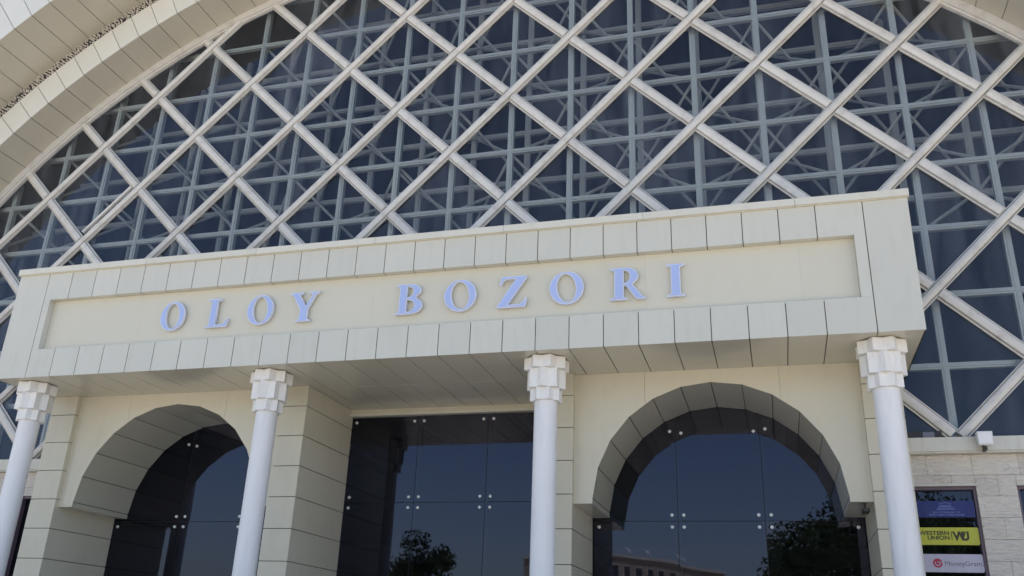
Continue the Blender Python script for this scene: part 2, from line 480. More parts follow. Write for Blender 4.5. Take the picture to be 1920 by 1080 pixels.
rest = MB()
rg = random.Random(5)
for i in range(-23, 9):
    for j in range(-4, 11):
        if (i + j) % 2 == 0: continue
        c = node(i, j)
        dia = [(c[0] - LA, c[1]), (c[0], c[1] - LB), (c[0] + LA, c[1]), (c[0], c[1] + LB)]
        dia = clip_circle(dia, 16.44)
        if len(dia) < 3: continue
        pcs = []
        dia = clip_poly(dia, 0, -1, -SILL)
        if len(dia) < 3: continue
        up_ = clip_poly(dia, 0, -1, -BZ); lo = clip_poly(dia, 0, 1, BZ)
        if len(up_) >= 3: pcs.append(up_)
        if len(lo) >= 3:
            mid_, bot_ = clip_poly(lo, 0, -1, 0), clip_poly(lo, 0, 1, 0)
            for part_, xa_, xb_ in ((mid_, BX0, BX1), (bot_, PX0, PX1)):
                if len(part_) < 3: continue
                for q_ in (clip_poly(part_, -1, 0, -xb_), clip_poly(part_, 1, 0, xa_)):
                    if len(q_) >= 3: pcs.append(q_)
        pcs = [p for p in pcs if area(p) > 0.02]
        if not pcs: continue
        tx, tz = rg.gauss(0, 0.005), rg.gauss(0, 0.005)
        seen = any(in_frame((x, LY, z), 20) for p in pcs for x, z in p)
        mb = MB() if seen else rest
        for p in pcs:
            if sum(p[k][0] * p[(k + 1) % len(p)][1] - p[(k + 1) % len(p)][0] * p[k][1] for k in range(len(p))) < 0: p = p[::-1]
            mb.add([(x, LY + 0.012 + (x - c[0]) * tx + (z - c[1]) * tz, z) for x, z in p], [tuple(range(len(p)))])
        if seen: mb.obj('pane', M['latticeglass'], lat, fix=False)
if rest.v: tag(rest.obj('pane_run', M['latticeglass'], lat, fix=False), kind='stuff')

MB().box(16.80, 17.42, 2.14, 2.19, -1.225, -1.10).obj('vent_slot', M['black'], lat)
MB().box(17.12, 17.30, 2.13, 2.139, -1.21, -1.12).obj('vent_latch_plate', M['signgrey'], lat)
MB().box(16.79, 24.6, 2.12, 2.26, -1.2345, -1.226).obj('sill_rail', M['ledge'], lat)

# ---------------------------------------------------------------- space frame behind the glass
spf = thing('space_frame', 'white steel space frame of square grids and struts behind the lattice glass', 'steel frame')
YF, YB = 2.46, 3.86
def rect_sweep(mb, A, B, w_, d_):
    A, B = Vector(A), Vector(B)
    dd = (B - A).normalized()
    side = dd.cross(Vector((0, -1, 0)))
    if side.length < 1e-3: side = Vector((1, 0, 0))
    side.normalize(); ow = side.cross(dd).normalized()
    return mb.sweep([(-w_ / 2, -d_ / 2), (-w_ / 2, d_ / 2), (w_ / 2, d_ / 2), (w_ / 2, -d_ / 2)], A, B, side, ow)
for (y, wv, name, mt) in ((YF, 0.125, 'front_chord', M['mullion']), (YB, 0.14, 'rear_chord', M['inner'])):
    for k in range(-20, 8):
        x = LX + LA * k
        for p, q_ in seg_clip((x, 13), (x, SILL if y < 3 else LZ + 2 * LB - .07), 16.69):
            mb = MB()
            rect_sweep(mb, (x, y, p[1]), (x, y, q_[1]), wv, 0.12)
            rect_sweep(mb, (x, y - 0.07, p[1]), (x, y - 0.07, q_[1]), wv * 0.45, 0.03)
            mb.obj(name, mt, spf)
    for j in range(-2 if y < 3 else 2, 9):
        z = LZ + LB * j
        for p, q_ in seg_clip((-10, z), (26, z), 16.69):
            mb = MB()
            rect_sweep(mb, (p[0], y - 0.006, z), (q_[0], y - 0.006, z), wv * 0.9, 0.10)
            rect_sweep(mb, (p[0], y - 0.066, z), (q_[0], y - 0.066, z), wv * 0.4, 0.03)
            mb.obj(name, mt, spf)
srest = MB()
for i in range(-20, 8):
    for j in range(1, 9):
        x, z = node(i, j)
        if (i + j) % 2 == 0: continue
        for di, dj in ((-1, -1), (1, -1), (-1, 1), (1, 1)):
            x2, z2 = node(i + di, j + dj)
            if j + dj < 2: continue
            ok = all((a - ACX) ** 2 + (b - ACZ) ** 2 < 16.6 ** 2 and b > SILL and not (BX0 - .3 < a < BX1 + .3 and b < BZ + 0.1) for a, b in ((x, z), (x2, z2)))
            if not ok: continue
            A, B = (x, YF + 0.07, z), (x2, YB - 0.08, z2)
            if in_frame(((x + x2) / 2, 3, (z + z2) / 2), 60):
                mb = MB(); mb.tube(A, B, 0.036, n=6); mb.obj('strut', M['inner'], spf)
            else: srest.tube(A, B, 0.042, n=6)
if srest.v: tag(srest.obj('strut_run', M['inner'], spf), kind='stuff')

# ---------------------------------------------------------------- entrance canopy
can = thing('entrance_canopy', 'cream panelled box canopy carrying the OLOY BOZORI lettering over the entrance', 'canopy')
core = MB()
core.box(XL + .03, XR - .03, .021, 2.19, Z3 + .022, ZT - .002)
core.box(XL + .03, XR - .03, .021, D1 + .1, .022, Z2 - .022)
core.box(XL + .03, RL - .02, .022, 2.18, .3, Z3 + .2)
core.box(RR + .02, XR - .03, .022, 2.18, .3, Z3 + .2)
core.box(RL - .03, RR + .03, RECY + .02, 2.17, .35, Z3 + .1)
core.box(5.71, 10.57, D1 + .05, 3.6, .021, .5)
core.obj('joint_backing', M['joint'], can)
def fascia(x0, x1, top):
    mb = MB()
    if top:
        mb.box(x0 + G, x1 - G, 0, .02, Z3, ZT - .002); mb.box(x0 + G, x1 - G, .0205, RECY - .002, Z3, Z3 + .02)
    else:
        mb.box(x0 + G, x1 - G, 0, .02, 0, Z2); mb.box(x0 + G, x1 - G, .0205, RECY - .002, Z2 - .02, Z2)
    dy = random.uniform(-.0015, .0015)
    o = mb.obj('fascia_panel', M['panel'], can); o.location.y = dy
xs = [P * i for i in range(27)] + [X27]
for i in range(27):
    fascia(xs[i], xs[i + 1], True); fascia(xs[i], xs[i + 1], False)
MB().box(0 + G, RL, 0, .02, Z2 + .001, Z3 - .001).box(RL - .02, RL, .0205, RECY - .002, Z2 + .001, Z3 - .001).obj('side_stile', M['panel'], can)
MB().box(RR, X27 - G, 0, .02, Z2 + .001, Z3 - .001).box(RR, RR + .02, .0205, RECY - .002, Z2 + .001, Z3 - .001).obj('side_stile', M['panel'], can)
MB().box(XL, -G, 0, .02, 0, ZT - .002).box(XL, XL + .02, .0205, 2.19, 0, ZT - .002).obj('corner_panel', M['panel'], can)
MB().box(X27 + G, XR, 0, .02, 0, ZT - .002).box(XR - .02, XR, .0205, 2.19, 0, ZT - .002).obj('corner_panel', M['panel'], can)
rj = [RL + .001, 2.44, 5.01, 7.58, 10.15, 12.72, 15.29, RR - .001]
for a, b in zip(rj, rj[1:]):
    box('recess_panel', M['recess'], can, a + .0007, b - .0007, RECY, RECY + .018, Z2 + .001, Z3 - .001)
cj = [XL - .03, 2.44, 5.01, 7.58, 10.15, 12.72, 15.29, XR + .03]
for a, b in zip(cj, cj[1:]):
    MB().box(a + .003, b - .003, -.06, 2.19, ZT + .012, ZC).box(a + .003, b - .003, -.025, 2.185, ZT, ZT + .0115).obj('coping', M['coping'], can)
# underside
sx = [XL + .0] + xs + [XR]
for k, (a, b) in enumerate(zip(sx, sx[1:])):
    a2, b2 = (a + G if k else a + .001), (b - G if k < len(sx) - 2 else b - .001)
    inner = b > 5.75 and a < 10.5
    if not inner:
        box('soffit_panel', M['soffit'], can, a2, b2, .0215, D1 + .05 if (a >= -0.1 and b < 16.9) else 2.18, .0, .02)
    else:
        box('soffit_panel', M['soffit'], can, a2, b2, .0215, 1.70, .0, .02)
        a3, b3 = max(a2, 5.712), min(b2, 10.568)
        box('soffit_panel', M['soffit'], can, a3, b3, 1.715, D2 + .1, .0, .02)
MB().box(5.712, 10.568, D2 - .10, D2 + .10, -.085, -.002).obj('header_beam', M['wallpanel'], can)
MB().box(5.712, 10.568, D2 - .13, D2 + .06, -.15, -.087).obj('header_trim', M['coping'], can)

# ---------------------------------------------------------------- lettering OLOY BOZORI
sign = thing('sign_lettering', 'raised blue serif letters reading OLOY BOZORI on the canopy recess', 'sign')
def arc(cx, cz, rx, rz, a0, a1, n=24, rot=0):
    o = []
    for i in range(n + 1):
        a = R(a0 + (a1 - a0) * i / n); x, z = rx * math.cos(a), rz * math.sin(a)
        o.append((cx + x * math.cos(rot) - z * math.sin(rot), cz + x * math.sin(rot) + z * math.cos(rot)))
    return o
LET = {
 'O': [arc(.5, .5, .5, .52, 0, 360, 48)[:-1], arc(.5, .5, .275, .455, 0, 360, 40, R(9))[:-1]],
 'I': [[(0, 0), (1, 0), (1, .045), (.76, .085), (.76, .915), (1, .955), (1, 1), (0, 1), (0, .955), (.24, .915), (.24, .085), (0, .045)]],
 'L': [[(0, 0), (.93, 0), (1.0, .30), (.94, .30), (.84, .13), (.72, .085), (.44, .085), (.44, .915), (.60, .955), (.60, 1), (0, 1), (0, .955), (.16, .915), (.16, .085), (0, .045)]],
 'Y': [[(.27, 0), (.77, 0), (.77, .045), (.655, .085), (.655, .44), (.90, .915), (1.0, .955), (1.0, 1), (.66, 1), (.66, .955), (.78, .915), (.58, .52), (.33, .915), (.45, .955), (.45, 1), (0, 1), (0, .955), (.09, .915), (.385, .42), (.385, .085), (.27, .045)]],
 'Z': [[(0, 0), (.93, 0), (1.0, .30), (.94, .30), (.85, .15), (.74, .09), (.36, .09), (.97, .94), (.97, 1), (.12, 1), (.06, .72), (.12, .72), (.19, .86), (.28, .91), (.60, .91), (0, .06)]],
 'B': [[(0, 0), (.55, 0)] + arc(.55, .275, .45, .275, -90, 58, 14) + arc(.50, .775, .42, .225, -52, 90, 14) + [(0, 1), (0, .955), (.14, .915), (.14, .085), (0, .045)],
       [(.42, .085), (.47, .082)] + arc(.47, .275, .24, .195, -90, 90, 12) + [(.42, .48)],
       [(.42, .56), (.45, .56)] + arc(.45, .74, .20, .18, -90, 90, 12) + [(.42, .92)]],
 'R': [[(0, 0), (.50, 0), (.50, .045), (.40, .085), (.40, .44), (.46, .44), (.74, .03), (.80, 0), (1.02, 0), (1.02, .045), (.93, .085), (.66, .46)] + arc(.46, .73, .36, .27, -52, 90, 14) + [(0, 1), (0, .955), (.13, .915), (.13, .085), (0, .045)],
       [(.40, .52), (.42, .52)] + arc(.42, .72, .16, .195, -90, 90, 12) + [(.40, .915)]],
}
def shape_mesh(name, loops, thick, mat, inset=0.0, bev=0.0):
    cu = bpy.data.curves.new(name, 'CURVE'); cu.dimensions = '2D'; cu.fill_mode = 'BOTH'
    cu.extrude = thick / 2; cu.offset = -inset; cu.bevel_depth = bev; cu.bevel_resolution = 1
    for lp in loops:
        sp = cu.splines.new('POLY'); sp.points.add(len(lp) - 1); sp.use_cyclic_u = True
        for pt, (x, z) in zip(sp.points, lp): pt.co = (x, z, 0, 1)
    return cu
def curve_to_obj(cu, mat, parent, loc):
    tmp = bpy.data.objects.new('tmp', cu); COL.objects.link(tmp)
    bpy.context.view_layer.update()
    dg = bpy.context.evaluated_depsgraph_get()
    me = bpy.data.meshes.new_from_object(tmp.evaluated_get(dg))
    nm = cu.name.split('.')[0]
    bpy.data.objects.remove(tmp); bpy.data.curves.remove(cu)
    me.transform(Matrix.Rotation(math.pi / 2, 4, 'X'))
    me.materials.clear(); me.materials.append(mat)
    o = bpy.data.objects.new(nm, me); o.location = loc
    return link(o, parent)
letters = [('O', 2.89, 3.45), ('L', 3.96, 4.47), ('O', 4.88, 5.45), ('Y', 5.80, 6.42), ('B', 8.03, 8.57), ('O', 9.0, 9.62), ('Z', 10.03, 10.59), ('O', 11.0, 11.62), ('R', 12.09, 12.70), ('I', 13.08, 13.39)]
for ch, x0, x1 in letters:
    k = 0.9935
    x0, x1 = 14.588 + (x0 - 14.588) * k, 14.588 + (x1 - 14.588) * k
    z0, z1 = -4.855 + (0.885 + 4.855) * k, -4.855 + (1.49 + 4.855) * k
    lp = [[(x * (x1 - x0), z * (z1 - z0)) for x, z in l] for l in LET[ch]]
    o = curve_to_obj(shape_mesh('letter', lp, 0.055, M['letterbody']), M['letterbody'], sign, (x0, .078, z0))
    f = curve_to_obj(shape_mesh('letter_face', lp, 0.006, M['letterface'], inset=0.015), M['letterface'], o, (0, -.031, 0))

# ---------------------------------------------------------------- tiled piers
zj = [0.0, -0.42]
while zj[-1] > GZ: zj.append(zj[-1] - 0.60)
zj[-1] = GZ + .13
piers = [(-.52, .12, 'leftmost panel clad pier, beside the left arch'), (5.11, 5.71, 'panel clad pier between the left arch and the middle doorway'),
         (10.57, 11.17, 'panel clad pier between the middle doorway and the right arch'), (16.16, 16.78, 'rightmost panel clad pier, beside the stone wall')]
PY = 1.45
pier_side = {0: (2.2, DG), 1: (DG, D2), 2: (D2, DG), 3: (DG, 2.2)}
for n_, (a, b, lab) in enumerate(piers):
    pr = thing('clad_pier', lab, 'pier', 'panel clad piers of the portal')
    yb = max(pier_side[n_])
    box('pier_core', M['joint'], pr, a + .022, b - .022, PY + .022, yb, GZ + .13, -.02)
    for k in range(len(zj) - 1):
        z1, z0 = zj[k] - (.004 if k == 0 else G), zj[k + 1] + G
        box('pier_tile', M['wallpanel'], pr, a, b, PY, PY + .02, z0, z1)
        for s, xx in ((0, a), (1, b - .02)):
            box('pier_tile', M['wallpanel'], pr, xx, xx + .02, PY + .0215, pier_side[n_][s], z0, z1)

# ---------------------------------------------------------------- arched walls
def arch_bay(xa, xb, lab):
    cx = (xa + xb) / 2 - 0.01; cz = -2.385; r = 2.145; zb = -2.37
    t = thing('arched_wall', lab, 'wall', 'cream walls with polygonal arches')
    ang = [90 + 14.5 * k for k in range(-6, 7)]
    pts = [(cx + r * math.cos(R(a)), cz + r * math.sin(R(a))) for a in ang]          # right to left
    pts = [(cx + r, zb)] + pts + [(cx - r, zb)]
    def wall_poly(x0, x1, rpts):
        """region between x0 and x1, above the arch or ledge"""
        prof = sorted(rpts, key=lambda p: p[0])
        def h(x):
            if x <= prof[0][0] or x >= prof[-1][0]: return zb
            for p, q_ in zip(prof, prof[1:]):
                if p[0] <= x <= q_[0] and q_[0] > p[0]: return p[1] + (q_[1] - p[1]) * (x - p[0]) / (q_[0] - p[0])
            return zb
        low = [(x0, h(x0))]
        inside = [p for p in rpts if x0 < p[0] < x1]
        inside.sort(key=lambda p: (p[0], p[1] if p[0] < cx else -p[1]))
        low += inside + [(x1, h(x1))]
        return low + [(x1, -.002), (x0, -.002)]
    j1, j2 = cx - 1.18, cx + 1.18
    for x0, x1 in ((xa + .002, j1 - .002), (j1 + .002, j2 - .002), (j2 + .002, xb - .002)):
        MB().prism(wall_poly(x0, x1, pts), D1, D1 + .02).obj('wall_panel', M['wallpanel'], t)
    k = (r + .024) / r
    big = [(cx + (x - cx) * k, cz + (z - cz) * k) for x, z in pts]
    big[0] = (cx + r + .024, zb + .02); big[-1] = (cx - r - .024, zb + .02)
    zb2 = zb; 
    for x0, x1 in ((xa + .005, cx), (cx, xb - .005)):
        poly = [(x, max(z, zb + .022)) for x, z in wall_poly(x0, x1, big)]
        MB().prism(poly, D1 + .021, DG - .03).obj('wall_core', M['joint'], t)
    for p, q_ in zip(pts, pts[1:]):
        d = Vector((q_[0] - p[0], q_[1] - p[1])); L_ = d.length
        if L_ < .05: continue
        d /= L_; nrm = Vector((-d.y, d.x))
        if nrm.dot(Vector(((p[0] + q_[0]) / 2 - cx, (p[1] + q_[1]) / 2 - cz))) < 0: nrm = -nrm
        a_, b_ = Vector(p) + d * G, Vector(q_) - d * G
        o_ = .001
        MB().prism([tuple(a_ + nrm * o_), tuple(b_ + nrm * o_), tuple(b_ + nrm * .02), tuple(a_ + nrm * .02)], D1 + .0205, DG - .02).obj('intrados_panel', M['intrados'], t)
    for x0, x1 in ((xa + .003, cx - r - .002), (cx + r + .002, xb - .003)):
        box('ledge_panel', M['soffit'], t, x0, x1, D1 + .0205, DG - .02, zb, zb + .02)
arch_bay(.12, 5.11, 'cream wall with the left polygonal arch, under the letters OLOY')
arch_bay(11.17, 16.16, 'cream wall with the right polygonal arch, between the two right-hand columns')

# ---------------------------------------------------------------- point-fixed glass walls
def glass_wall(xa, xb, y, zt, xj, zjn, lab, extra=(), lean=None):
    t = thing('glass_wall', lab, 'glass wall', 'dark frameless glass walls of the entrance')
    X = [xa] + xj + [xb]; Z = [zt] + zjn + [GZ + .14]
    bolt = None
    rg2 = random.Random(int(xa * 10))
    for a, b in zip(X, X[1:]):
        for c, d in zip(Z, Z[1:]):
            ti, tj = rg2.gauss(0, .0016), rg2.gauss(0, .0016)
            if lean and (X.index(a), Z.index(c)) == lean[:2]: tj = lean[2]
            x0, x1, z0, z1 = a + .006, b - .006, d + .006, c - .006
            v = []
            for yy in (0, .012):
                for (x, z) in ((x0, z0), (x1, z0), (x1, z1), (x0, z1)):
                    v.append((x, y + yy + (x - (x0 + x1) / 2) * ti + (z - (z0 + z1) / 2) * tj, z))
            MB().add(v[:4], [(0, 1, 2, 3)]).obj('pane', M['doorglass'], t, fix=False)
            for bx in (x0 + .105, x1 - .105):
                for bz in (z0 + .105, z1 - .105):
                    if bolt is None:
                        mb = MB().tube((0, -.022, 0), (0, .001, 0), .030, .034, 14)
                        mb.tube((0, -.026, 0), (0, -.0221, 0), .020, .026, 14)
                        bolt = mb.mesh('glass_bolt', M['steel'], True)
                    if not in_frame((bx, y, bz), 20): continue
                    o = bpy.data.objects.new('glass_bolt', bolt); o.location = (bx, y - .006, bz); link(o, t)
    for bx, bz in extra:
        o = bpy.data.objects.new('glass_bolt', bolt); o.location = (bx, y - .006, bz); link(o, t)
    # steel fins behind the joints
    for x in xj:
        box('glass_fin', M['darkframe'], t, x - .05, x + .05, y + .06, y + .18, GZ + .14, zt)
    for z in zjn:
        box('glass_transom', M['darkframe'], t, xa, xb, y + .1805, y + .24, z - .045, z + .045)
    return t
glass_wall(5.715, 10.565, D2, -.16, [7.31, 8.89], [-2.01, -3.87], 'dark frameless glass wall of the middle doorway, with a flat header')
glass_wall(11.19, 16.14, DG, -.2, [12.82, 14.42], [-2.43, -4.3], 'dark frameless glass wall behind the right arch',
           [(12.71, -.70), (12.93, -.74), (14.31, -.74), (14.53, -.70)], (2, 1, -.018))
glass_wall(.14, 5.09, DG, -.2, [1.86, 3.46], [-2.43, -4.3], 'dark frameless glass wall behind the left arch',
           [(1.75, -.70), (1.97, -.74), (3.35, -.74), (3.57, -.70)])
lobby = thing('lobby_interior', 'dark lobby floor and inner wall behind the entrance glass', 'interior')
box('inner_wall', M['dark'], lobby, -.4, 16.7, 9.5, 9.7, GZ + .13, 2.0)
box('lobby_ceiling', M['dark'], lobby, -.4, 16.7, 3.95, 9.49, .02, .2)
for i in range(6):
    box('ceiling_light_track', M['signgrey'], lobby, 1.2 + i * 2.7, 1.45 + i * 2.7, 4.2, 9.2, -.06, .015)
box('mezzanine_edge', surface('mezzanine', (.10, .10, .11), .6), lobby, -.3, 16.6, 6.5, 6.8, -2.95, -2.55)

# ---------------------------------------------------------------- columns
def star(Rr, rot):
    o = []
    for k in range(16):
        a = R(rot + 22.5 * k); q_ = Rr if k % 2 == 0 else Rr * 0.80
        o.append((q_ * math.cos(a), q_ * math.sin(a)))
    return o
colx = [-.15, 5.39, 10.88, 16.43]
collab = ['leftmost white column, at the left end of the canopy', 'second white column from the left, before the pier right of the left arch',
          'third white column from the left, before the pier right of the doorway glass', 'rightmost white column, nearest the stone wall with bank signs']
tiers = []
for z0, z1, Rr, rot in ((-.225, -.012, .405, 22.5), (-.565, -.2255, .35, 0), (-.785, -.5655, .288, 22.5)):
    mb = MB()
    base = star(Rr, rot)
    mb.zprism([(x, y) for x, y in base], z0, z1)
    tiers.append((mb, z0, z1))
tier_meshes = [mb.mesh('capital_tier', M['capital']) for mb, _, _ in tiers]
sh = MB()
nseg, prof = 48, [(.215, GZ + .38), (.207, -4.5), (.203, -.786)]
rings = [[(r * math.cos(2 * math.pi * i / nseg), r * math.sin(2 * math.pi * i / nseg), z) for i in range(nseg)] for r, z in prof]
for a, b in zip(rings, rings[1:]):
    sh.add(a + b, [(i, (i + 1) % nseg, nseg + (i + 1) % nseg, nseg + i) for i in range(nseg)])
shm = sh.mesh('shaft', M['column'], True)
bs = MB(); bs.tube((0, 0, GZ + .26), (0, 0, GZ + .38), .27, .22, 32); bs.box(-.3, .3, -.3, .3, GZ + .131, GZ + .259)
bsm = bs.mesh('base', M['column'])
neck = MB().tube((0, 0, -.012), (0, 0, .0), .36, .36, 24).mesh('shadow_gasket', M['joint'])
for x, lab in zip(colx, collab):
    c = thing('column', lab, 'column', 'white columns carrying the canopy', (x, .555, 0))
    for me, nm in ((shm, 'shaft'), (bsm, 'base'), (neck, 'shadow_gasket'), (tier_meshes[0], 'capital_tier'), (tier_meshes[1], 'capital_tier'), (tier_meshes[2], 'capital_tier')):
        o = bpy.data.objects.new(nm, me); link(o, c)
        if nm == 'capital_tier':
            m_ = o.modifiers.new('bevel', 'BEVEL'); m_.width = .006; m_.segments = 1

# ---------------------------------------------------------------- stone walls beside the portal
TL, TH = .70, .345
def stone_wall(x0, x1, wins, lab, mirror=False):
    t = thing('stone_wall', lab, 'wall', 'rough limestone tiled walls flanking the portal')
    zt = -1.50
    def mx(x): return 2 * ACX - x if mirror else x
    def bx(name, mat, a, b, y0, y1, z0, z1, bevel=0):
        A, B = sorted((mx(a), mx(b))); return box(name, mat, t, A, B, y0, y1, z0, z1, bevel)
    z = zt; row = 0
    backing = []
    while z > GZ + .02:
        zb = max(z - TH, GZ + .005)
        x = 17.12 - TL * 4 + (TL / 2 if row % 2 else 0)
        while x < x1:
            a, b = max(x, x0), min(x + TL, x1)
            x += TL
            if b - a < .03: continue
            segs = [(a, b)]
            for (wa, wb, wz0, wz1) in wins:
                if z > wz0 + .02 and zb < wz1 - .02:
                    ns = []
                    for p, q_ in segs:
                        if q_ <= wa or p >= wb: ns.append((p, q_)); continue
                        if p < wa: ns.append((p, wa))
                        if q_ > wb: ns.append((wb, q_))
                        if z > wz1 + .06:
                            bx('stone_tile', M['stone'], max(p, wa) + .0015, min(q_, wb) - .0015, 2.2, 2.235, wz1 + .032, z - .002, .003)
                    segs = ns
            for p, q_ in segs:
                if q_ - p < .03: continue
                dy = random.uniform(-.004, .004)
                bx('stone_tile', M['stone'], p + .0015, q_ - .0015, 2.2 + dy, 2.235, zb + .002, z - .002, .003)
        z = zb; row += 1
    # mortar backing in strips around the openings
    edges = [x0] + [e for wv in wins for e in wv[:2]] + [x1]
    mb = MB()
    def add(a, b, z0, z1):
        if b - a < .01: return
        A, B = sorted((mx(a), mx(b))); mb.box(A, B, 2.236, 2.5, z0, z1)
    cur = x0
    for wa, wb, wz0, wz1 in wins:
        add(cur, wa, GZ, zt); add(max(wa, x0), wb, wz1, zt); add(max(wa, x0), wb, GZ, wz0); cur = wb
    add(cur, x1, GZ, zt)
    mb.obj('mortar_bed', surface('mortar', (.33, .30, .26), .9), t)
    for wa, wb, wz0, wz1 in wins:
        A, B = sorted((mx(wa), mx(wb)))
        f = MB().box(A, A + .04, 2.26, 2.42, wz0, wz1).box(B - .04, B, 2.26, 2.42, wz0, wz1).box(A + .04, B - .04, 2.26, 2.42, wz1 - .05, wz1).box(A + .04, B - .04, 2.26, 2.42, wz0, wz0 + .05)
        wf = f.obj('window_frame', surface('aubergine_frame', (.14, .10, .14), .4), t)
        MB().add([(A + .04, 2.36, wz0 + .05), (B - .04, 2.36, wz0 + .05), (B - .04, 2.36, wz1 - .05), (A + .04, 2.36, wz1 - .05)], [(0, 1, 2, 3)]).obj('window_pane', M['doorglass'], wf, fix=False)
        box('window_lintel', M['ledge'], t, A - .0, B + .0, 2.19, 2.30, wz1 + .0005, wz1 + .030)
        box('blind', surface('dark_blind', (.03, .04, .09), .5), t, A + .05, B - .05, 2.55, 2.57, wz0, wz1)
    # ledge
    n = max(1, round((x1 - x0) / 2.57))
    for k in range(n):
        a, b = x0 + (x1 - x0) * k / n, x0 + (x1 - x0) * (k + 1) / n - .004
        bx('sill_ledge', M['ledge'], a, b, 2.03, 2.5, -1.47, -1.235)
        bx('sill_ledge_drip', M['ledge'], a, b, 2.06, 2.45, -1.498, -1.4705)
    return t
WR = [(16.80, 17.83, -4.75, -2.02), (18.44, 19.47, -4.75, -2.02), (20.08, 21.11, -4.75, -2.02)]
stone_wall(16.785, 24.5, WR, 'beige split limestone wall with dark windows and bank signs, right of the portal')
stone_wall(16.785, 24.5, WR, 'beige split limestone wall seen past the leftmost column', True)

# ---------------------------------------------------------------- bank signs in the window
def rounded(x0, x1, z0, z1, r, n=5):
    o = []
    for cx_, cz_, a0 in ((x1 - r, z1 - r, 0), (x0 + r, z1 - r, 90), (x0 + r, z0 + r, 180), (x1 - r, z0 + r, 270)):
        o += [(cx_ + r * math.cos(R(a0 + 90 * i / n)), cz_ + r * math.sin(R(a0 + 90 * i / n))) for i in range(n + 1)]
    return o
def text_mesh(txt, size, x, y, z, mat, parent, name, bold=0.0, sx=1.0, align='LEFT'):
    cu = bpy.data.curves.new(name, 'FONT'); cu.body = txt; cu.size = size; cu.extrude = .0012; cu.offset = bold
    cu.align_x = align
    tmp = bpy.data.objects.new('tmp', cu); COL.objects.link(tmp)
    bpy.context.view_layer.update()
    me = bpy.data.meshes.new_from_object(tmp.evaluated_get(bpy.context.evaluated_depsgraph_get()))
    bpy.data.objects.remove(tmp); bpy.data.curves.remove(cu)
    me.transform(Matrix.Rotation(math.pi / 2, 4, 'X') @ Matrix.Diagonal((sx, 1, 1, 1)))
    me.materials.clear(); me.materials.append(mat)
    o = bpy.data.objects.new(name, me); o.location = (x, y, z)
    return link(o, parent)
SY = 2.285
SX0, SX1 = 16.86, 17.775
# blue bank sign
s1 = thing('bank_sign', 'dark blue bank sign with a pale layered pyramid emblem, topmost in the window', 'sign')
MB().prism(rounded(SX0, SX1 - .0, -2.52, -2.25, .012), SY, SY + .03).obj('sign_board', M['blue'], s1)
em = MB(); cxs = 17.335
em.prism([(cxs - .10, -2.305), (cxs, -2.272), (cxs + .10, -2.305), (cxs + .075, -2.305), (cxs, -2.281), (cxs - .075, -2.305)], SY - .003, SY - .0005)
for k in range(4):
    hw = .085 + k * .022; zz = -2.322 - k * .021
    em.prism([(cxs - hw, zz), (cxs + hw, zz), (cxs + hw * .96, zz - .009), (cxs - hw * .96, zz - .009)], SY - .003, SY - .0005)
em.obj('emblem', M['signpale'], s1)
tl = MB(); rs = random.Random(2)
for zz, hw, h_ in ((-2.452, .20, .026), (-2.492, .27, .026)):
    x = cxs - hw
    while x < cxs + hw:
        w_ = rs.uniform(.013, .022); tl.box(x, x + .006, SY - .003, SY - .0005, zz, zz + h_)
        tl.box(x + .0065, x + w_ - .002, SY - .003, SY - .0005, zz + rs.choice((0, .009, .018)), zz + h_ - rs.choice((0, .0, .006)) * .5 if rs.random() < .3 else zz + .026)
        x += w_ + .008
tl.obj('small_print', M['signpale'], s1)
# yellow sign
s2 = thing('money_transfer_sign', 'yellow money transfer sign reading WESTERN UNION WU, middle one in the window', 'sign')
MB().prism(rounded(SX0, SX1 + .005, -2.962, -2.683, .03), SY, SY + .03).obj('sign_board', M['yellow'], s2)
text_mesh('WESTERN', .088, 17.335, SY - .002, -2.802, M['signblack'], s2, 'sign_text', .0022, 1.15, 'RIGHT')
text_mesh('UNION', .088, 17.335, SY - .002, -2.878, M['signblack'], s2, 'sign_text', .0022, 1.15, 'RIGHT')
MB().box(17.362, 17.372, SY - .003, SY - .0005, -2.885, -2.745).obj('divider_bar', M['signblack'], s2)
text_mesh('W', .19, 17.39, SY - .002, -2.885, M['signblack'], s2, 'sign_text', .008, .95)
text_mesh('U', .19, 17.51, SY - .0045, -2.885, M['signblack'], s2, 'sign_text', .008, .9)
# white sign
s3 = thing('money_transfer_sign', 'white money transfer sign reading MoneyGram with a crimson roundel, lowest in the window', 'sign')
MB().prism(rounded(SX0, SX1 + .01, -3.392, -3.108, .03), SY, SY + .03).obj('sign_board', M['signwhite'], s3)
disc = [(17.10 + .072 * math.cos(R(a)), -3.25 + .072 * math.sin(R(a))) for a in range(0, 360, 12)]
MB().prism(disc, SY - .003, SY - .0005).obj('roundel', M['signred'], s3)
sw = [(17.10 + .045 * math.cos(R(a)), -3.25 + .045 * math.sin(R(a))) for a in range(150, 395, 15)] + [(17.10 + .030 * math.cos(R(a)), -3.25 + .030 * math.sin(R(a))) for a in range(390, 145, -15)]
MB().prism(sw, SY - .006, SY - .0035).box(17.095, 17.16, SY - .006, SY - .0035, -3.243, -3.228).obj('roundel_arrow', M['signwhite'], s3)
text_mesh('MoneyGram.', .108, 17.20, SY - .002, -3.292, M['signgrey'], s3, 'sign_text', .0, 1.02)

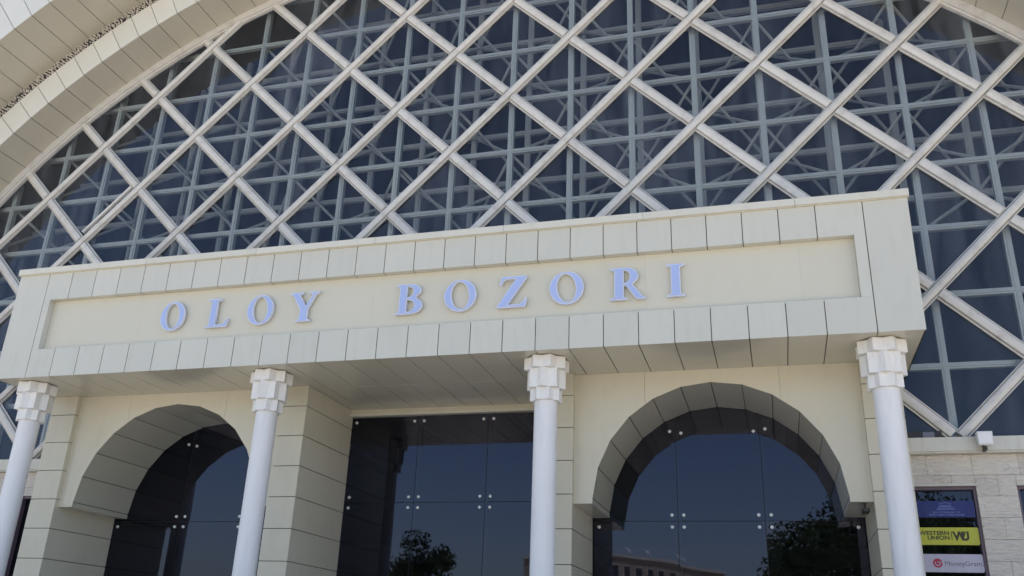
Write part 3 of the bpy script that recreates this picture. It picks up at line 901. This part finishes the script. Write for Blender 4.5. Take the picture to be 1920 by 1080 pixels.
# ---------------------------------------------------------------- floodlight and security camera
fl = thing('floodlight', 'white box floodlight mounted on the ledge above the bank window', 'floodlight')
b_ = MB()
b_.add([(17.885, 1.80, -1.20), (18.125, 1.80, -1.20), (18.115, 1.80, -1.43), (17.895, 1.80, -1.43),
        (17.895, 2.0, -1.19), (18.115, 2.0, -1.19), (18.10, 2.0, -1.40), (17.91, 2.0, -1.40)],
       [(0, 1, 2, 3), (4, 7, 6, 5), (0, 4, 5, 1), (3, 2, 6, 7), (0, 3, 7, 4), (1, 5, 6, 2)])
b_.obj('housing', M['lampwhite'], fl, bevel=.008)
MB().box(17.905, 18.105, 1.792, 1.7995, -1.40, -1.225).obj('lens', surface('frosted_lens', (.78, .78, .80), .3), fl)
MB().box(17.985, 18.025, 1.86, 2.04, -1.50, -1.44).box(17.99, 18.02, 2.0, 2.03, -1.44, -1.30).obj('bracket', M['black'], fl)
cc = thing('security_camera', 'small black security camera under the right end of the right arch ledge', 'camera')
MB().box(15.98, 16.09, 1.62, 1.86, -2.53, -2.46).obj('housing', M['black'], cc, bevel=.01)
MB().tube((16.035, 1.62, -2.495), (16.035, 1.59, -2.495), .026, .026, 12).obj('lens', M['darkframe'], cc)
MB().box(16.02, 16.05, 1.72, 1.76, -2.459, -2.371).box(16.0, 16.07, 1.70, 1.78, -2.377, -2.3705).obj('bracket', M['black'], cc)

# ---------------------------------------------------------------- across the street (seen in the glass)
ap = thing('apartment_block', 'tan apartment block with rooftop dishes mirrored in the right arch glass', 'building', None, (-3.4, -87, GZ))
ap.rotation_euler.z = math.atan2(-17, 11)
H = 12.3
MB().box(-3.5, 20.2, -12, 0, 0, H).obj('wall', M['brickblock'], ap)
MB().box(-3.7, 20.4, -12.2, .25, H, H + .35).obj('roof', M['aptlight'], ap)
for s in range(4):
    for k in range(11):
        x = -2.8 + 2.1 * k; z = .9 + 3.0 * s
        f = MB().box(x, x + 1.3, .003, .06, z, z + 1.5).obj('window', M['aptlight'], ap)
        MB().box(x + .1, x + 1.2, .061, .07, z + .1, z + 1.4).obj('pane', M['darkframe'], f)
        if k % 3 == 1: MB().box(x - .5, x + 2.1, .002, 1.1, z - .9, z - .05).obj('balcony', M['aptlight'], ap)
for k, xx in enumerate((-1.2, 3.0, 6.4, 12.5)):
    MB().tube((xx, -.6, H + .35), (xx, -.6, H + 1.0), .05).tube((xx, -.6, H + 1.0), (xx + .12, -.45, H + 1.2), .62, .10, 18).obj('satellite_dish', M['lampwhite'], ap)
MB().box(-3.4, -1.9, -3, -.6, H + .35, H + 1.6).obj('rooftop_unit', M['aptlight'], ap)

def tree(x, y, h, cr, seed, lab, nleaf=7000):
    t = thing('broadleaf_tree', lab, 'tree', 'trees across the plaza mirrored in the glass', (x, y, GZ))
    r_ = random.Random(seed)
    mb = MB(); th = h * .38
    mb.tube((0, 0, 0), (0.1, .05, th), .24, .16, 10)
    cl = []
    for k in range(11):
        a = k * 2.4 + r_.random(); el = r_.uniform(.2, 1.1); L_ = cr * r_.uniform(.5, .95)
        p1 = Vector((.1, .05, th * r_.uniform(.75, 1.0)))
        p2 = p1 + Vector((math.cos(a) * math.cos(el), math.sin(a) * math.cos(el), math.sin(el) * (h - th) / cr / 1.35)) * L_
        mb.tube(p1, p2, .11, .03, 6); cl.append(p2)
        for _ in range(2):
            p3 = p2 + Vector((r_.uniform(-1, 1), r_.uniform(-1, 1), r_.uniform(-.3, 1))) * cr * .35
            mb.tube(p2, p3, .04, .012, 5); cl.append(p3)
    mb.obj('trunk', M['bark'], t)
    lf = MB()
    cl += [Vector((.1, .05, h * .78)), Vector((0, 0, h - cr * .30))]
    for _ in range(nleaf):
        c = cl[r_.randrange(len(cl))]
        d = Vector((r_.gauss(0, 1), r_.gauss(0, 1), r_.gauss(0, .8))); d = d.normalized() * cr * .36 * r_.random() ** .45
        p = c + d
        if p.z > h: continue
        s = r_.uniform(.07, .15)
        u = Vector((r_.gauss(0, 1), r_.gauss(0, 1), r_.gauss(0, 1))).normalized(); v = u.orthogonal().normalized()
        lf.add([p - u * s, p + v * s * .6, p + u * s, p - v * s * .6], [(0, 1, 2, 3)])
    lf.obj('crown', M['leaf'], t, fix=False)
tree(18.6, -25, 10.4, 4.8, 1, 'dense tree mirrored at the right of the right arch glass', 26000)
tree(23.5, -28, 9.2, 3.6, 2, 'dense tree beyond the one mirrored in the right arch glass', 9000)
tree(-4.0, -25, 7.5, 2.2, 3, 'tree mirrored at the lower left of the middle doorway glass', 9000)
tree(1.6, -26, 5.3, 1.5, 4, 'small tree top mirrored near the third column', 4000)
